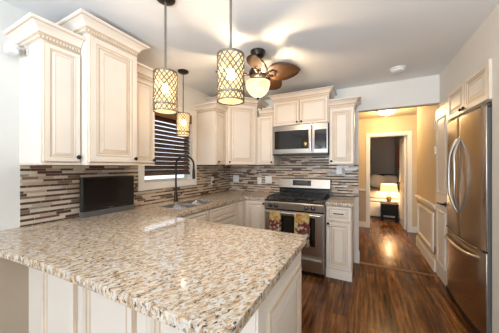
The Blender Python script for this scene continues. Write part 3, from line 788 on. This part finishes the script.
for s, d in ((1, dl_), (-1, dr_)):
    pts = []; y00 = ysp + s * .028
    for i in range(25):
        q = i / 24; bow = math.sin(math.pi * q)
        pts.append((.772 - .045 * min(1, bow * 1.5) ** .8 - .006 * bow, y00 + s * .045 * bow, .92 + q * .67))
    m = MB().tube(pts, .0115, 10); m.build('handle', 'handlesteel', d, 60)
pts = []
for i in range(15):
    q = i / 14; bow = math.sin(math.pi * q); y = fy0 + .07 + q * (fy1 - fy0 - .14); yq = (y - 2.655) / .423
    pts.append((.778 + .028 * yq * yq - .045 * min(1, bow * 3), y, .640 - .012 * bow))
MB().tube(pts, .0135, 10).build('handle', 'handlesteel', dz_, 60)
MB().lathe([(.020, 0), (.020, .003), (.015, .005), (.003, .005)], (.796, 2.285, 1.71), (-1, 0, 0), 18).build('badge', 'chrome', dr_)
for y in (fy0 + .05, fy1 - .05): MB().box((.80, y - .035, 1.786), (.90, y + .035, 1.803)).build('hinge_cover', 'sidegrey', t, 0, .004)

# ------------------------------------------------------------------ closet door beside the fridge
Fd = FR(XR + .03)
m = MB().box((-3.560, 0, .008), (-3.096, .036, 2.045), 0, Fd)
d1 = struct('door_1', m, 'trim', bevel=.002)
for z0, z1 in ((.18, .82), (1.02, 1.92)):
    p = MB().panel(-3.475, -3.18, z0, z1, .036, [(0, 0, 0), (0, .006, 0), (.014, .010, 0), (.028, .002, 0), (.07, .006, 0)], Fd).build('door_panel', 'trim', d1, 0); p['kind'] = 'structure'
m = MB().lathe([(.026, .036), (.026, .044), (.011, .048), (.011, .075)], Fd(-3.165, 0, .92), (-1, 0, 0), 16)
m.tube([Fd(-3.165, .078, .92), Fd(-3.20, .082, .922), Fd(-3.30, .080, .917)], [.010, .009, .008], 8)
h = m.build('door_handle', 'bronze', d1, 50); h['kind'] = 'structure'
for z in (.28, 1.55, 1.86):
    h = MB().box((-3.564, .030, z - .045), (-3.545, .0385, z + .045), 0, Fd).tube([Fd(-3.562, .042, z - .048), Fd(-3.562, .042, z + .048)], .007, 8).build('hinge', 'chrome', d1); h['kind'] = 'structure'

# ------------------------------------------------------------------ outlets and switches
def plate(name, F, u, z, w_, h_, label, cat, kind='outlet', v=.008):
    c = F(u, v, z); t = thing(name, c, label, cat)
    MB().box((u - w_ / 2, v + .0003, z - h_ / 2), (u + w_ / 2, v + .006, z + h_ / 2), 0, F).build('cover_plate', 'plastic', t, 0, .002)
    n = max(1, round(w_ / .075))
    for i in range(n):
        uu = u - w_ / 2 + w_ * (i + .5) / n
        if kind == 'outlet':
            for dz in (-.02, .02): MB().box((uu - .016, v + .006, z + dz - .014), (uu + .016, v + .008, z + dz + .014), 0, F).build('socket', 'plastic', t, 0, .001)
        else:
            MB().box((uu - .015, v + .006, z - .032), (uu + .015, v + .011, z + .032), 0, F).build('rocker', 'plastic', t, 0, .002)
    return t
plate('wall_outlet', FL(XL), 2.885, 1.115, .075, .118, 'white outlet on the tile right of the faucet, with a black plug in it', 'outlet')
t = thing('charger_plug', (XL + .02, 2.885, 1.09), 'black plug and cord in the outlet right of the faucet', 'plug')
FLx = FL(XL)
MB().box((2.865, .0165, 1.075), (2.905, .045, 1.115), 0, FLx).build('plug_body', 'blackplastic', t, 0, .004)
MB().tube([FLx(2.885, .035, 1.075), FLx(2.88, .04, 1.02), FLx(2.86, .03, .95), FLx(2.80, .05, .92), FLx(2.70, .06, .9185)], .003, 6).build('cord', 'blackplastic', t)
plate('light_switch', FB(YB), -2.02, 1.125, .118, .118, 'white double light switch on the tile near the corner', 'switch', 'switch')
t = thing('wall_dimmer', (-1.56, YB - .008, 1.10), 'white round-faced dimmer on the tile left of the range', 'dimmer')
MB().box((-1.597, YB - .0145, 1.04), (-1.523, YB - .0083, 1.158)).build('cover_plate', 'plastic', t, 0, .002)
MB().lathe([(.030, 0), (.028, .014), (.004, .016)], (-1.56, YB - .0145, 1.10), (0, -1, 0), 18).build('dial', 'plastic', t, 40)
plate('wall_outlet', FB(YB), -1.395, 1.12, .118, .118, 'white double outlet on the tile just left of the range', 'outlet')
plate('wall_outlet', FB(YB), -.305, 1.29, .075, .118, 'white outlet on the tile under the cabinet right of the microwave', 'outlet')

# ------------------------------------------------------------------ hall
t = thing('hall_ceiling_lamp', (.39, 4.85, 2.39), 'round lit dome lamp on the hall ceiling', 'ceiling lamp')
MB().lathe([(.155, 0), (.155, -.015), (.14, -.02)], (.39, 4.85, 2.39), n=28).build('base_ring', 'chrome', t, 40)
MB().lathe([(.145, -.016), (.14, -.04), (.11, -.07), (.06, -.09), (.003, -.095)], (.39, 4.85, 2.39), n=28).build('dome', 'dome', t, 60)
lamp('hall_light', (.39, 4.85, 2.24), 26, (1.0, .68, .34), .1)
m = MB(); c = .065
m.box((.12 - c, 5.512, 0), (.12, 5.53, 2.0 + c)).box((.82, 5.512, 0), (.82 + c, 5.53, 2.0 + c)).box((.12, 5.512, 2.0), (.82, 5.53, 2.0 + c))
m.box((.12, 5.53, 0), (.135, 5.65, 2.0)).box((.805, 5.53, 0), (.82, 5.65, 2.0)).box((.135, 5.53, 1.985), (.805, 5.65, 2.0))
struct('trim_7', m, 'trim', bevel=.003)
Fh = FR(.79)
d2 = struct('door_2', MB().box((-6.335, -.018, .01), (-5.66, .018, 1.98), 0, Fh), 'trim', bevel=.002)
for z0, z1 in ((.18, .86), (1.0, 1.86)):
    p = MB().panel(-6.22, -5.78, z0, z1, .018, [(0, 0, 0), (0, .006, 0), (.014, .010, 0), (.028, .002, 0), (.07, .006, 0)], Fh).build('door_panel', 'trim', d2, 0); p['kind'] = 'structure'
h = MB().lathe([(.026, .018), (.026, .026), (.011, .03), (.011, .05), (.026, .06), (.024, .075), (.004, .08)], Fh(-6.26, 0, .95), (-1, 0, 0), 14).build('door_handle', 'bronze', d2, 50); h['kind'] = 'structure'

# ------------------------------------------------------------------ bedroom
t = thing('bed', (-.2, 7.8, 0), 'white made bed with a long skirt in the room beyond the hall', 'bed')
MB().box((-1.0, 6.74, .02), (.90, 8.78, .40)).build('bed_skirt', 'bed', t, 0, .02)
MB().box((-1.0, 6.72, .40), (.90, 8.80, .68)).build('mattress', 'bed', t, 0, .05, 4)
MB().box((-1.03, 6.70, .50), (.92, 7.3, .705)).build('quilt', simple('pale_quilt', (.62, .52, .42), .9, var=.15, scale=6), t, 0, .04, 4)
MB().box((-1.05, 8.82, .0), (.92, 8.88, 1.08)).build('headboard', 'blackwood', t, 0, .02)
def pillow(c, sx, sy, sz, rot, mt, label):
    me = bpy.data.meshes.new('pillow'); bm = bmesh.new(); bmesh.ops.create_uvsphere(bm, u_segments=24, v_segments=14, radius=1)
    for v in bm.verts:
        f = lambda a, e: math.copysign(abs(a) ** e, a)
        v.co = Vector((f(v.co.x, .55) * sx, v.co.y * sy, f(v.co.z, .6) * sz))
    for f_ in bm.faces: f_.smooth = True
    bm.to_mesh(me); bm.free(); me.materials.append(M[mt])
    o = bpy.data.objects.new('pillow', me); COL.objects.link(o); o.location = c; o.rotation_euler = rot
    return tag(o, label, 'pillow')
pillow((.16, 8.05, .91), .26, .11, .225, (R(-18), 0, R(8)), 'sage', 'olive pillow propped at the left on the bed')
pillow((.40, 7.62, .90), .23, .10, .20, (R(-24), R(14), R(-6)), 'bed', 'cream pillow leaning in the middle of the bed')
pillow((.72, 7.95, .885), .22, .10, .195, (R(-24), 0, R(-4)), 'bed', 'cream pillow at the right end of the bed')
t = thing('night_stand', (.62, 6.5, 0), 'low black nightstand in front of the bed, under the lit lamp', 'nightstand')
m = MB().box((.40, 6.36, .14), (.76, 6.66, .40)); bd = m.build('body', 'blackwood', t, 0, .004)
MB().box((.385, 6.345, .40), (.765, 6.675, .425)).build('top', 'blackwood', t, 0, .004)
MB().box((.42, 6.352, .16), (.74, 6.361, .385)).build('drawer', 'blackwood', t, 0, .003)
for x in (.425, .735):
    for y in (6.385, 6.635): MB().box((x - .02, y - .02, 0), (x + .02, y + .02, .14)).build('leg', 'blackwood', t, 0)
t = thing('table_lamp', (.57, 6.5, .425), 'lit table lamp with a cream drum shade on the black nightstand', 'table lamp')
MB().lathe([(.075, .4255), (.075, .44), (.03, .455), (.05, .50), (.065, .55), (.04, .61), (.015, .64), (.012, .72)], (.57, 6.5, 0), n=20).build('base', simple('brass_glass_base', (.35, .24, .12), .25, .5), t, 40)
m = MB().lathe([(.190, .725), (.170, .90)], (.57, 6.5, 0), n=28); m.f = m.f[:-2]
m.build('lamp_shade', 'shade', t, 60)
lamp('bedside_light', (.57, 6.5, .80), 15, (1.0, .78, .52), .04, t)
t = thing('framed_picture', (.95, 7.55, 1.5), 'red framed print on the bedroom wall past the open door', 'picture')
MB().box((.92, 7.2, 1.28), (.949, 7.9, 1.95)).build('frame', 'artframe', t, 0, .005)
MB().box((.916, 7.26, 1.34), (.9202, 7.84, 1.89)).build('print', 'art', t, 0)
t = thing('framed_picture', (.0, 8.89, 1.6), 'small dark framed picture on the gray bedroom wall above the bed', 'picture')
MB().box((-.14, 8.868, 1.45), (.245, 8.899, 1.95)).build('frame', 'artframe', t, 0, .005)
MB().box((-.10, 8.866, 1.49), (.205, 8.869, 1.91)).build('print', 'gray', t, 0)

# ------------------------------------------------------------------ groups of repeats
GROUPS = {'wall_cabinet': 'antique white upper cabinets', 'base_cabinet': 'antique white base cabinets', 'granite_worktop': 'granite worktops',
          'pendant_lamp': 'lattice drum pendants', 'dish_towel': 'towels on the oven handle', 'wall_outlet': 'outlets on the tile', 'pillow': 'pillows on the bed',
          'framed_picture': 'pictures in the bedroom'}
for o in S.objects:
    k = o.name.split('.')[0]
    if o.parent is None and k in GROUPS: o['group'] = GROUPS[k]
